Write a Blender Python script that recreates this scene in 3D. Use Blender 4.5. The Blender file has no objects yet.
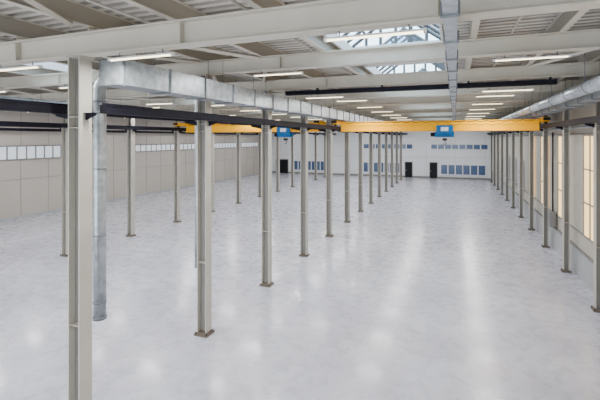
import bpy, math, random
from mathutils import Vector
random.seed(4)
TH=math.atan(155/400)
G=4.36; Y0=6.02; FARY=63.0; XR=5.05; XL=-30.3; RX=-7.17; LX=-18.5; BACK=-8.0; DECK=8.75

# ---------------- materials ----------------
def mat(name,col,rough=.5,metal=0,noise=0,nscale=3,emit=None,estr=0,coat=0,stretch=None,spec=.5):
    m=bpy.data.materials.new(name); m.use_nodes=True
    nt=m.node_tree; b=nt.nodes['Principled BSDF']
    b.inputs['Base Color'].default_value=(*col,1); b.inputs['Roughness'].default_value=rough
    b.inputs['Metallic'].default_value=metal; b.inputs['Specular IOR Level'].default_value=spec
    if coat: b.inputs['Coat Weight'].default_value=coat; b.inputs['Coat Roughness'].default_value=.12
    if emit:
        b.inputs['Emission Color'].default_value=(*emit,1); b.inputs['Emission Strength'].default_value=estr
    if noise:
        tc=nt.nodes.new('ShaderNodeTexCoord'); mp=nt.nodes.new('ShaderNodeMapping')
        if stretch: mp.inputs['Scale'].default_value=stretch
        n=nt.nodes.new('ShaderNodeTexNoise'); n.inputs['Scale'].default_value=nscale; n.inputs['Detail'].default_value=6
        r=nt.nodes.new('ShaderNodeValToRGB')
        r.color_ramp.elements[0].position=.3; r.color_ramp.elements[1].position=.7
        r.color_ramp.elements[0].color=(*[c*(1-noise) for c in col],1)
        r.color_ramp.elements[1].color=(*[min(1,c*(1+noise)) for c in col],1)
        nt.links.new(tc.outputs['Object'],mp.inputs[0]); nt.links.new(mp.outputs[0],n.inputs['Vector'])
        nt.links.new(n.outputs['Fac'],r.inputs[0]); nt.links.new(r.outputs[0],b.inputs['Base Color'])
    return m
M={}
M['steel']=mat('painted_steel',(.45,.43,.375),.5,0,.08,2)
M['steeld']=mat('painted_steel_web_shade',(.18,.175,.16),.5)  # darker copy of column paint, shade of the recessed web put into colour
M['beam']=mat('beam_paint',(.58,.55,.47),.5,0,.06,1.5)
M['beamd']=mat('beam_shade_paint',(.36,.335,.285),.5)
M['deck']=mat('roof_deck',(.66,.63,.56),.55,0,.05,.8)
M['deckd']=mat('roof_deck_rib_shade',(.36,.335,.29),.55)  # deck colour darkened in the corrugation recesses, groove shade painted in
M['dark']=mat('dark_rail_steel',(.008,.008,.015),.6,0,.2,3,spec=.15)
M['plate']=mat('base_plate_steel',(.13,.105,.08),.7,0,.25,12)
M['galv']=mat('galvanised_duct',(.38,.42,.45),.36,.5,.28,6)
M['galv2']=mat('duct_flange',(.18,.20,.22),.4,.3)
M['yellow']=mat('crane_yellow',(.95,.47,.0),.5,0,.04,2,spec=.1)
M['blue']=mat('hoist_blue',(.0,.12,.34),.4,spec=.25)
M['black']=mat('black_paint',(.012,.012,.014),.5,spec=.2)
M['led']=mat('led_tube',(1,1,1),.4,emit=(1,.84,.52),estr=5)
M['white']=mat('white_frame',(.78,.78,.78),.5)
M['warmwin']=mat('frosted_daylight_glazing',(.8,.58,.28),.6,emit=(1,.66,.28),estr=1.9)
M['daywin']=mat('daylight_glazing',(.5,.54,.58),.4,emit=(.85,.92,1),estr=.6)
M['bluewin']=mat('dark_blue_glass',(.02,.035,.075),.15,emit=(.06,.12,.25),estr=.4)
M['door']=mat('door_dark',(.008,.009,.014),.5,spec=.2)
M['wire']=mat('grey_trim',(.20,.195,.185),.6)
M['bar']=mat('skylight_bar',(.08,.09,.10),.6)
M['seam']=mat('panel_seam',(.34,.315,.28),.6)
M['seamw']=mat('panel_seam_white',(.56,.57,.59),.6)

g=bpy.data.materials.new('skylight_glass'); g.use_nodes=True; nt=g.node_tree; nt.nodes.clear()
o=nt.nodes.new('ShaderNodeOutputMaterial'); mx=nt.nodes.new('ShaderNodeMixShader'); t=nt.nodes.new('ShaderNodeBsdfTransparent')
t.inputs[0].default_value=(.58,.72,.82,1)
gl=nt.nodes.new('ShaderNodeBsdfGlossy'); gl.inputs['Roughness'].default_value=.1; mx.inputs[0].default_value=.06
nt.links.new(t.outputs[0],mx.inputs[1]); nt.links.new(gl.outputs[0],mx.inputs[2]); nt.links.new(mx.outputs[0],o.inputs[0]); M['glass']=g

f=mat('polished_floor',(.66,.67,.71),.3,coat=.28); nt=f.node_tree; b=nt.nodes['Principled BSDF']
tc=nt.nodes.new('ShaderNodeTexCoord')
n1=nt.nodes.new('ShaderNodeTexNoise'); n1.inputs['Scale'].default_value=.35; n1.inputs['Detail'].default_value=10; n1.inputs['Roughness'].default_value=.64
n2=nt.nodes.new('ShaderNodeTexNoise'); n2.inputs['Scale'].default_value=2.2; n2.inputs['Detail'].default_value=10; n2.inputs['Roughness'].default_value=.68; n2.inputs['Distortion'].default_value=.4
r1=nt.nodes.new('ShaderNodeValToRGB'); r1.color_ramp.elements[0].position=.36; r1.color_ramp.elements[1].position=.64
r1.color_ramp.elements[0].color=(.43,.435,.51,1); r1.color_ramp.elements[1].color=(.57,.575,.645,1)
r2=nt.nodes.new('ShaderNodeValToRGB'); r2.color_ramp.elements[0].position=.36; r2.color_ramp.elements[1].position=.6
r2.color_ramp.elements[0].color=(.88,.88,.89,1); r2.color_ramp.elements[1].color=(1,1,1,1)
mm=nt.nodes.new('ShaderNodeMixRGB'); mm.blend_type='MULTIPLY'; mm.inputs[0].default_value=1
nt.links.new(tc.outputs['Object'],n1.inputs['Vector']); nt.links.new(tc.outputs['Object'],n2.inputs['Vector'])
nt.links.new(n1.outputs['Fac'],r1.inputs[0]); nt.links.new(n2.outputs['Fac'],r2.inputs[0])
nt.links.new(r1.outputs[0],mm.inputs[1]); nt.links.new(r2.outputs[0],mm.inputs[2]); nt.links.new(mm.outputs[0],b.inputs['Base Color'])
rr=nt.nodes.new('ShaderNodeMapRange'); rr.inputs['From Min'].default_value=.35; rr.inputs['From Max'].default_value=.65; rr.inputs['To Min'].default_value=.2; rr.inputs['To Max'].default_value=.38
nt.links.new(n2.outputs['Fac'],rr.inputs['Value']); nt.links.new(rr.outputs[0],b.inputs['Roughness']); M['floor']=f
M['wall_far']=mat('far_wall_paint',(.78,.80,.84),.6,0,.02,.5)
M['wall_left']=mat('left_wall_panels',(.46,.42,.375),.6,0,.03,.3)
M['wall_right']=mat('right_wall_panels',(.47,.45,.39),.6,0,.05,.6)
M['conc']=mat('concrete_plinth',(.38,.39,.40),.7,0,.1,2)

# ---------------- mesh builder ----------------
class B:
    def __init__(s): s.v=[];s.f=[];s.m=[];s.mats=[];s.sm=[]
    def mi(s,k):
        if k not in s.mats: s.mats.append(k)
        return s.mats.index(k)
    def face(s,pts,k,smooth=False):
        i=len(s.v); s.v+= [tuple(p) for p in pts]; s.f.append(list(range(i,i+len(pts)))); s.m.append(s.mi(k)); s.sm.append(smooth)
    def box(s,x0,x1,y0,y1,z0,z1,k):
        i=len(s.v); s.v+=[(x0,y0,z0),(x1,y0,z0),(x1,y1,z0),(x0,y1,z0),(x0,y0,z1),(x1,y0,z1),(x1,y1,z1),(x0,y1,z1)]
        for q in [(0,3,2,1),(4,5,6,7),(0,1,5,4),(1,2,6,5),(2,3,7,6),(3,0,4,7)]:
            s.f.append([i+a for a in q]); s.m.append(s.mi(k)); s.sm.append(False)
    def tube(s,path,r,k,n=20,cap=True,smooth=True):
        P=[Vector(p) for p in path]; rings=[]
        for j,p in enumerate(P):
            d=(P[min(j+1,len(P)-1)]-P[max(j-1,0)]).normalized()
            up=Vector((0,1,0)) if abs(d.y)<.9 else Vector((0,0,1))
            a=d.cross(up).normalized(); c=d.cross(a).normalized(); i=len(s.v)
            rad=r[j] if isinstance(r,(list,tuple)) else r
            for q in range(n):
                an=2*math.pi*q/n; s.v.append(tuple(p+a*math.cos(an)*rad+c*math.sin(an)*rad))
            rings.append(i)
        for a,c in zip(rings,rings[1:]):
            for q in range(n):
                s.f.append([a+q,a+(q+1)%n,c+(q+1)%n,c+q]); s.m.append(s.mi(k)); s.sm.append(smooth)
        if cap:
            for a in (rings[0],rings[-1]): s.f.append([a+q for q in range(n)]); s.m.append(s.mi(k)); s.sm.append(False)
    def bar(s,p,q,w,k): s.tube([p,q],w*.707,k,n=4,smooth=False)
    def mesh(s,name):
        me=bpy.data.meshes.new(name); me.from_pydata(s.v,[],s.f)
        for k in s.mats: me.materials.append(M[k])
        for p,i,sm in zip(me.polygons,s.m,s.sm): p.material_index=i; p.use_smooth=sm
        me.validate(); me.update()
        import bmesh
        bm=bmesh.new(); bm.from_mesh(me); bmesh.ops.recalc_face_normals(bm,faces=bm.faces); bm.to_mesh(me); bm.free()
        return me
    def obj(s,name,loc=(0,0,0)): return put(s.mesh(name),name,loc)
def put(me,name,loc=(0,0,0),rz=0):
    ob=bpy.data.objects.new(name,me); ob.location=loc; ob.rotation_euler[2]=rz; bpy.context.collection.objects.link(ob); return ob

# ---------------- shell ----------------
b=B(); b.box(XL-.3,XR+.3,BACK-.3,FARY+.3,-.2,0,'floor'); b.obj('floor')
SKX=[(-3.1,-.35),(-14.4,-11.8),(-25.8,-23.4)]
SKY=[(8.7,12.6),(14.7,18.9),(23.9,27.5),(32.6,36.2),(41.3,44.9),(50,53.6)]
b=B(); xs=[XL]
for a,c in sorted(SKX): xs+=[a,c]
xs.append(XR)
per=.30; nY=int((FARY-BACK)/per)+1
SKYs=[(BACK+round((a-BACK)/per)*per, BACK+round((c-BACK)/per)*per) for a,c in SKY]
def insky(y0,y1): return any(y0>=a-.01 and y1<=c+.01 for a,c in SKYs)
for i in range(nY):
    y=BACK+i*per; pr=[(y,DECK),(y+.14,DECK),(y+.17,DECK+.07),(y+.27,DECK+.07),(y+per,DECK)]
    for j in range(len(xs)-1):
        if j%2==1 and insky(y,y+per): continue
        for q,((ya,za),(yb,zb)) in enumerate(zip(pr,pr[1:])):
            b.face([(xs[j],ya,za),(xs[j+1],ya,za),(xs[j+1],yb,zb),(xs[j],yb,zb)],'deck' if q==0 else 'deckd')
b.obj('ceiling')

for (xa,xb) in SKX:
    for (ya,yb) in SKYs:
        b=B(); z0=DECK-.12; z1=DECK+.2; t=.05
        b.box(xa-t,xa,ya-t,yb+t,z0,z1,'white'); b.box(xb,xb+t,ya-t,yb+t,z0,z1,'white')
        b.box(xa,xb,ya-t,ya,z0,z1,'white'); b.box(xa,xb,yb,yb+t,z0,z1,'white')
        xm=(xa+xb)/2; zr=z1+1.0
        b.face([(xa,ya,z1),(xm,ya,zr),(xm,yb,zr),(xa,yb,z1)],'glass'); b.face([(xb,ya,z1),(xm,ya,zr),(xm,yb,zr),(xb,yb,z1)],'glass')
        b.face([(xa,ya,z1),(xb,ya,z1),(xm,ya,zr)],'glass'); b.face([(xa,yb,z1),(xb,yb,z1),(xm,yb,zr)],'glass')
        b.bar((xm,ya,zr),(xm,yb,zr),.13,'bar')
        n=6
        for k in range(n+1):
            y=ya+(yb-ya)*k/n
            b.bar((xa,y,z1),(xm,y,zr),.08,'bar'); b.bar((xb,y,z1),(xm,y,zr),.08,'bar')
        for q in (.33,.66):
            for xe in (xa,xb):
                xx=xe+(xm-xe)*q; zz=z1+(zr-z1)*q
                b.bar((xx,ya,zz),(xx,yb,zz),.07,'bar')
                b.bar((xx,yb,z1),(xx,yb,zz),.07,'bar')
        b.bar((xm,yb,z1),(xm,yb,zr),.07,'bar')
        b.obj('skylight')

b=B(); b.box(XL-.3,XR+.3,FARY,FARY+.3,0,DECK+.1,'wall_far')
b.box(XL,XR,FARY-.04,FARY,0,.25,'wire')
b.box(XL,XR,FARY-.03,FARY,3.1,3.16,'seamw')
for x in range(-28,5,4): b.box(x,x+.05,FARY-.02,FARY,0.25,6.5,'seamw')
b.obj('wall_back')
b=B(); yb=BACK
b.box(XL,XR,yb-.3,yb,4.8,DECK+.1,'wall_left')  # unseen wall behind camera, shaped to let light in low, off the girders
x=XL
while x<XR-1:
    b.box(x,x+.9,yb-.3,yb,0,4.8,'wall_left'); x+=5.74
b.box(XR-.9,XR,yb-.3,yb,0,4.8,'wall_left')
b.obj('wall_front_light_block')
b=B(); b.box(XL-.3,XL,BACK,FARY,0,DECK+.1,'wall_left')
y=BACK
while y<FARY-.1:
    b.box(XL,XL+.02,y,y+.05,0,DECK,'seam'); y+=2.18
b.box(XL,XL+.03,BACK,FARY,2.9,2.95,'seam'); b.box(XL,XL+.05,BACK,FARY,0,.2,'conc')
b.obj('wall_left')
b=B(); b.box(XR,XR+.3,BACK,FARY,0,DECK+.1,'wall_right')
b.box(XR-.06,XR,BACK,FARY,0,1.15,'conc'); b.box(XR-.1,XR,BACK,FARY,1.15,1.22,'wire')
for z in (1.9,6.15): b.box(XR-.05,XR,BACK,FARY,z,z+.05,'wire')
b.obj('wall_right')

wn=[0]
def window(axis,c0,c1,z0,z1,at,k,nb,nz,fr='white',inn=1,fw=.05):
    wn[0]+=1; b=B()
    def bx(a0,a1,za,zb,d0,d1,kk):
        lo,hi=sorted((at-d0*inn,at-d1*inn))
        if axis=='x': b.box(lo,hi,a0,a1,za,zb,kk)
        else: b.box(a0,a1,lo,hi,za,zb,kk)
    bx(c0,c1,z0,z1,.0,.03,k)
    for i in range(nb+1):
        c=c0+(c1-c0)*i/nb; bx(c-fw/2,c+fw/2,z0,z1,.005,.07,fr)
    for i in range(nz+1):
        z=z0+(z1-z0)*i/nz; bx(c0-.02,c1+.02,z-fw/2,z+fw/2,.004,.075,fr)
    b.obj('window_%d'%wn[0])
RC=[16.7+G*k-3*G for k in range(14)]
RC=[y for y in RC if y<62]
for i,y in enumerate(RC):
    if y<34: window('x',y+1.2,y+2.9,2.0,6.1,XR-.06,'warmwin',2,3,'wire')
window('x',35.4,37.8,1.7,4.2,XR-.06,'bluewin',4,4,'white')
window('x',39.8,42.2,1.7,4.2,XR-.06,'bluewin',4,4,'white')
window('x',44.2,46.8,1.7,4.2,XR-.06,'bluewin',4,4,'white')
window('x',8,23.6,4.4,5.4,XL+.0,'daywin',22,1,'wire',-1,.09)
window('x',31,62,4.6,5.3,XL+.0,'daywin',40,1,'wire',-1,.09)
window('y',-2.0,4.1,.6,2.1,FARY-.04,'bluewin',6,1,'wall_far',1,.14)
window('y',-3.4,4.4,4.3,5.1,FARY-.04,'bluewin',8,1,'wall_far',1,.14)
window('y',-13.6,-7.9,.6,2.2,FARY-.04,'bluewin',7,1,'wall_far',1,.14)
window('y',-13.6,-6.0,4.3,5.1,FARY-.04,'bluewin',8,1,'wall_far',1,.14)
window('y',-25.5,-20,.6,2.2,FARY-.04,'bluewin',7,1,'wall_far',1,.14)
dn=0
for x0,x1 in ((-7.1,-6.1),(-3.5,-2.5),(-28.8,-26.6)):
    dn+=1; b=B(); y=FARY-.04
    b.box(x0,x1,y-.05,y,0,2.3,'door'); b.box(x0-.08,x0,y-.08,y,0,2.38,'wire'); b.box(x1,x1+.08,y-.08,y,0,2.38,'wire'); b.box(x0,x1,y-.08,y,2.3,2.38,'wire')
    b.box(x0+.08,x0+.14,y-.12,y-.05,1.0,1.15,'galv'); b.obj('door_%d'%dn)

# ---------------- columns ----------------
def column_mesh(h,name,w=.32,dy=.30,brackets=((1,.30),(-1,.30))):
    b=B(); t=.028; x=w/2; y=dy/2
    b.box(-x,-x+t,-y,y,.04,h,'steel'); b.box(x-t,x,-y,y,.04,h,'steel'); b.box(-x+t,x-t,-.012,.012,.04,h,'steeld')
    b.box(-x-.07,x+.07,-y-.07,y+.07,0,.04,'plate')
    b.box(-x-.01,x+.01,-y-.01,y+.01,.04,.10,'plate')
    for sx in (-1,1):
        for sy in (-1,1): b.tube([(sx*(x+.035),sy*(y+.035),.04),(sx*(x+.035),sy*(y+.035),.1)],.018,'dark',6)
    b.box(-x-.03,x+.03,-y-.03,y+.03,h-.03,h,'steel')
    for s,L in brackets:
        a,c=sorted((s*x,s*(x+L)))
        b.box(a,c,-.06,.06,6.495,6.51,'dark')
        for yy in (-.01,.01): b.face([(s*x,yy,6.495),(s*(x+L-.02),yy,6.495),(s*(x+L-.02),yy,6.46),(s*x,yy,6.36)],'dark')
    for z in (2.2,6.2,6.42): b.box(-x+t,x-t,-y+.01,y-.01,z,z+.015,'steel')
    return b.mesh(name)
ys=[Y0+G*k for k in range(-2,13)]
br=((1,.30),(-1,.56))
mA=column_mesh(7.66,'steel_column',brackets=br); mB=column_mesh(7.93,'steel_column_tall',brackets=br)
mC=column_mesh(7.66,'steel_column_c'); mD=column_mesh(7.93,'steel_column_d')
for y in ys:
    first=abs(y-Y0)<.1
    put(mA if first else mB,'steel_column',(RX,y,0))
    put(mC if first else mD,'steel_column',(LX,y,0))
mR=column_mesh(7.66,'wall_column',w=.24,dy=.24,brackets=((-1,.30),))
for y in RC: put(mR,'wall_column',(XR-.40,y,0))

# ---------------- roof steel ----------------
def girder(z0,z1,name):
    b=B(); h=.14; x0=XL+.02; x1=XR-.02
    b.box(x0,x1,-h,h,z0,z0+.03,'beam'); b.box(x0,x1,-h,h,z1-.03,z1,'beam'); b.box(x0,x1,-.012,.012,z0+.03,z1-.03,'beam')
    for x in [XL+3.9+4.36*k for k in range(0,8)]: b.box(x,x+.02,-h+.01,h-.01,z0+.03,z1-.03,'beam')
    return b.mesh(name)
gm1=girder(7.66,8.12,'roof_girder_a'); gm2=girder(7.93,8.33,'roof_girder_b')
for y in ys: put(gm1 if abs(y-Y0)<.1 else gm2,'roof_girder',(0,y,0))
def purl(w,z0,z1,name,k):
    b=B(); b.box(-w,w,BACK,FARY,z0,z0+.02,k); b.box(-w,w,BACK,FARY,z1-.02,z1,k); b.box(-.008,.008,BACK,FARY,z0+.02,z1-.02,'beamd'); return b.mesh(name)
pm=purl(.07,8.33,8.74,'roof_purlin','beam')
for x in (-29,-26.1,-23.1,-20.6,LX,-16.4,-14.7,-11.5,-9.4,RX,-5.2,-3.3,.4,2.2,3.9): put(pm,'roof_purlin',(x,0,0))
b=B()
for x0,x1 in ((XL+.05,-14.8),(-11.4,-3.4),(.5,XR-.05)):
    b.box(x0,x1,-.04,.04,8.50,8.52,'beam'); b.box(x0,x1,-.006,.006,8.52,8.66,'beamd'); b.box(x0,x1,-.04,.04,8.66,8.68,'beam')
jm=b.mesh('roof_joist')
for y in ys:
    for q in (.33,.67): put(jm,'roof_joist',(0,y+G*q,0))
def brace(p,q):
    b=B(); b.bar(p,q,.09,'beam'); b.obj('roof_brace')
for k,y in enumerate(ys[:-1]):
    for (xa,xb) in ((RX,-5.2),(-9.4,RX),(2.2,3.9),(LX,-16.4),(-20.6,LX)):
        if k%2==0: brace((xa,y+.2,8.27),(xb,y+G-.2,8.27))
        else: brace((xb,y+.2,8.27),(xa,y+G-.2,8.27))
b=B()
for x in (-10.4,-5.9,-3.6,1.2):
    b.tube([(x,BACK+.2,8.38),(x,60,8.38)],.03,'steel',8)
b.obj('sprinkler_pipe')

# ---------------- crane runway beams ----------------
def runway(x,y0,y1):
    b=B(); b.box(-.09,.09,y0,y1,6.512,6.53,'dark'); b.box(-.09,.09,y0,y1,6.67,6.69,'dark'); b.box(-.07,.07,y0,y1,6.53,6.67,'dark')
    b.box(-.025,.025,y0,y1,6.69,6.73,'dark')
    b.obj('crane_runway_rail',(x,0,0))
runway(RX+.34,Y0+.25,FARY-.1); runway(RX-.62,-3,FARY-.1)
runway(LX+.34,-3,FARY-.1); runway(LX-.34,-3,FARY-.1); runway(XR-.72,2,FARY-.1)
runway(XL+.5,2,FARY-.1)

def crane(x0,x1,y,hx):
    b=B(); z0,z1=6.40,7.0
    b.box(x0+.16,x1-.16,y-.2,y+.2,z1-.04,z1,'yellow'); b.box(x0+.16,x1-.16,y-.24,y+.24,z0,z0+.04,'yellow')
    b.box(x0+.16,x1-.16,y-.15,y+.15,z0+.04,z1-.04,'yellow')
    for x in (x0,x1):
        b.box(x-.14,x+.14,y-1.1,y+1.1,6.84,7.06,'yellow')
        for yy in (y-.85,y+.85): b.tube([(x-.06,yy,6.84),(x+.06,yy,6.84)],.1,'black',14)
        b.box(x-.16,x+.16,y-1.2,y-1.1,6.9,7.04,'black'); b.box(x-.16,x+.16,y+1.1,y+1.2,6.9,7.04,'black')
    n=int((x1-x0)/.6); pts=[]
    for i in range(n*6+1):
        u=i/6; xx=x0+.4+(x1-x0-.8)*i/(n*6); pts.append((xx,y-.3,z1-.02-.08*abs(math.sin(math.pi*u))))
    b.tube(pts,.014,'black',6)
    b.box(hx-.45,hx+.45,y-.42,y-.26,6.28,6.72,'blue'); b.box(hx-.45,hx+.45,y+.26,y+.42,6.28,6.72,'blue')
    b.box(hx-.4,hx+.4,y-.3,y+.3,6.2,6.38,'blue')
    b.tube([(hx-.55,y,6.2),(hx+.5,y,6.2)],.15,'blue',18)
    b.tube([(hx-.78,y,6.2),(hx-.55,y,6.2)],.12,'black',14)
    b.box(hx-.2,hx+.2,y-.435,y-.42,6.4,6.62,'white')
    for dx in (-.08,.08): b.tube([(hx+dx,y,6.1),(hx+dx,y,5.95)],.012,'black',6)
    b.box(hx-.12,hx+.12,y-.08,y+.08,5.85,5.98,'black')
    b.tube([(hx,y,5.85),(hx,y,5.8),(hx+.07,y,5.75),(hx+.08,y,5.69),(hx,y,5.63),(hx-.08,y,5.68)],.02,'black',8)
    b.obj('overhead_crane')
crane(RX+.34,XR-.72,24.5,-.55)
crane(LX+.34,RX-.62,24.0,-10.3)

# ---------------- ducts ----------------
def boxduct(x0,x1,y0,y1,z0,z1,name='air_duct',extra=None,top=8.33):
    b=B(); b.box(x0,x1,y0,y1,z0,z1,'galv')
    y=y0+.02
    while y<y1-.1:
        b.box(x0-.03,x1+.03,y,y+.05,z0-.03,z1+.015,'galv2'); y+=1.45
    y=y0+1.0
    while y<y1:
        for x in (x0+.05,x1-.05): b.tube([(x,y,z1),(x,y,top)],.01,'galv2',6)
        y+=2.9
    if extra: extra(b)
    return b.obj(name)
def pipes(b):
    for X,Y,r in ((-7.47,6.78,.135),(-7.56,10.64,.12)):
        zb=1.95; R=.28
        pts=[(X,Y,zb),(X,Y,4),(X,Y,7.08)]
        for a in range(1,9):
            an=a/8*math.pi/2; pts.append((X+R*(1-math.cos(an)),Y,7.08+R*math.sin(an)))
        pts.append((-6.98,Y,7.36)); b.tube(pts,r,'galv',24)
        zz=2.3
        while zz<7.0: b.tube([(X,Y,zz),(X,Y,zz+.03)],r+.012,'galv2',24); zz+=1.5
        b.tube([(X,Y,zb-.02),(X,Y,zb+.05)],r+.015,'galv2',24)
boxduct(-6.97,-6.36,6.32,48,7.10,7.63,extra=pipes)
boxduct(-.14,.03,BACK+.1,50,7.50,7.65,'cable_duct')
boxduct(3.75,4.25,-2,55,7.15,7.6)
def rduct(x,z,r,y0,y1):
    b=B(); b.tube([(x,y0,z),(x,y1,z)],r,'galv',24)
    y=y0+.5
    while y<y1:
        b.tube([(x,y,z),(x,y+.05,z)],r+.02,'galv2',24); b.tube([(x,y+.5,z+r-.02),(x,y+.5,8.33)],.01,'galv2',6); y+=2
    b.obj('round_air_duct')
rduct(-15.2,7.3,.22,8,58); rduct(3.3,7.35,.17,-2,55)
b=B(); y=Y0+2*G
b.box(-6.3,3.0,y-.1,y+.1,7.70,7.86,'dark')  # dark strip added under the girder, stands in for its shaded underside
for x in (-5,-2.5,0.4,2.8): b.box(x,x+.04,y-.12,y+.12,7.69,7.93,'dark')
b.obj('girder_shade_strip')
b=B()
for z,r in ((6.45,.05),(6.62,.03)): b.tube([(XR-.12,-2,z),(XR-.12,60,z)],r,'galv',10)
b.obj('wall_pipe')
b=B(); b.box(XR-.36,XR-.11,24.45,24.95,1.3,2.1,'wire'); b.box(XR-.37,XR-.36,24.5,24.9,1.35,2.05,'galv2'); b.tube([(XR-.2,24.7,2.1),(XR-.2,24.7,6.3)],.04,'black',8); b.obj('electrical_cabinet')

# ---------------- LED strip lights ----------------
def led(L,name='led_strip_light'):
    b=B(); b.box(-L/2,L/2,-.045,.045,.022,.05,'white'); b.box(-L/2+.03,L/2-.03,-.025,.025,0,.021,'led')
    for s in (-1,1): b.box(s*L/2-.02,s*L/2+.02,-.047,.047,-.004,.052,'white')
    for s in (-.35,.35): b.tube([(s*L,0,.05),(s*L,0,.14)],.01,'galv2',6)
    return b.mesh(name)
lm=led(1.5)
AL=bpy.data.lights.new('led_light','AREA'); AL.shape='RECTANGLE'; AL.size=1.4; AL.size_y=.03; AL.energy=128; AL.color=(1,.98,.96)
for k,y in enumerate(ys):
    if abs(y-Y0)<.1: zz=7.52; X=(-27,-21,-12.6,-9.1,-5.6,-1.15)
    else:
        zz=7.79; X=(-27,-21,-17,-12.6,-9.2,-4.7,1.6) if k%2 else (-24,-12.6,-4.7,1.6)
        if abs(y-(Y0+2*G))<.1: zz=7.54
    for x in X:
        o=put(lm,'led_strip_light',(x,y,zz))
        l=bpy.data.objects.new('led_lamp',AL); l.parent=o; l.location=(0,0,-.01); bpy.context.collection.objects.link(l)

w=bpy.data.worlds.new('World'); bpy.context.scene.world=w; w.use_nodes=True
w.node_tree.nodes['Background'].inputs[0].default_value=(.87,.93,1,1); w.node_tree.nodes['Background'].inputs[1].default_value=8

cam=bpy.data.cameras.new('camera'); co=bpy.data.objects.new('camera',cam); bpy.context.collection.objects.link(co)
co.location=(0,0,6); co.rotation_euler=(math.pi/2,0,TH); cam.lens=24; cam.sensor_width=36; cam.shift_y=-62/600; cam.clip_end=300
bpy.context.scene.camera=co
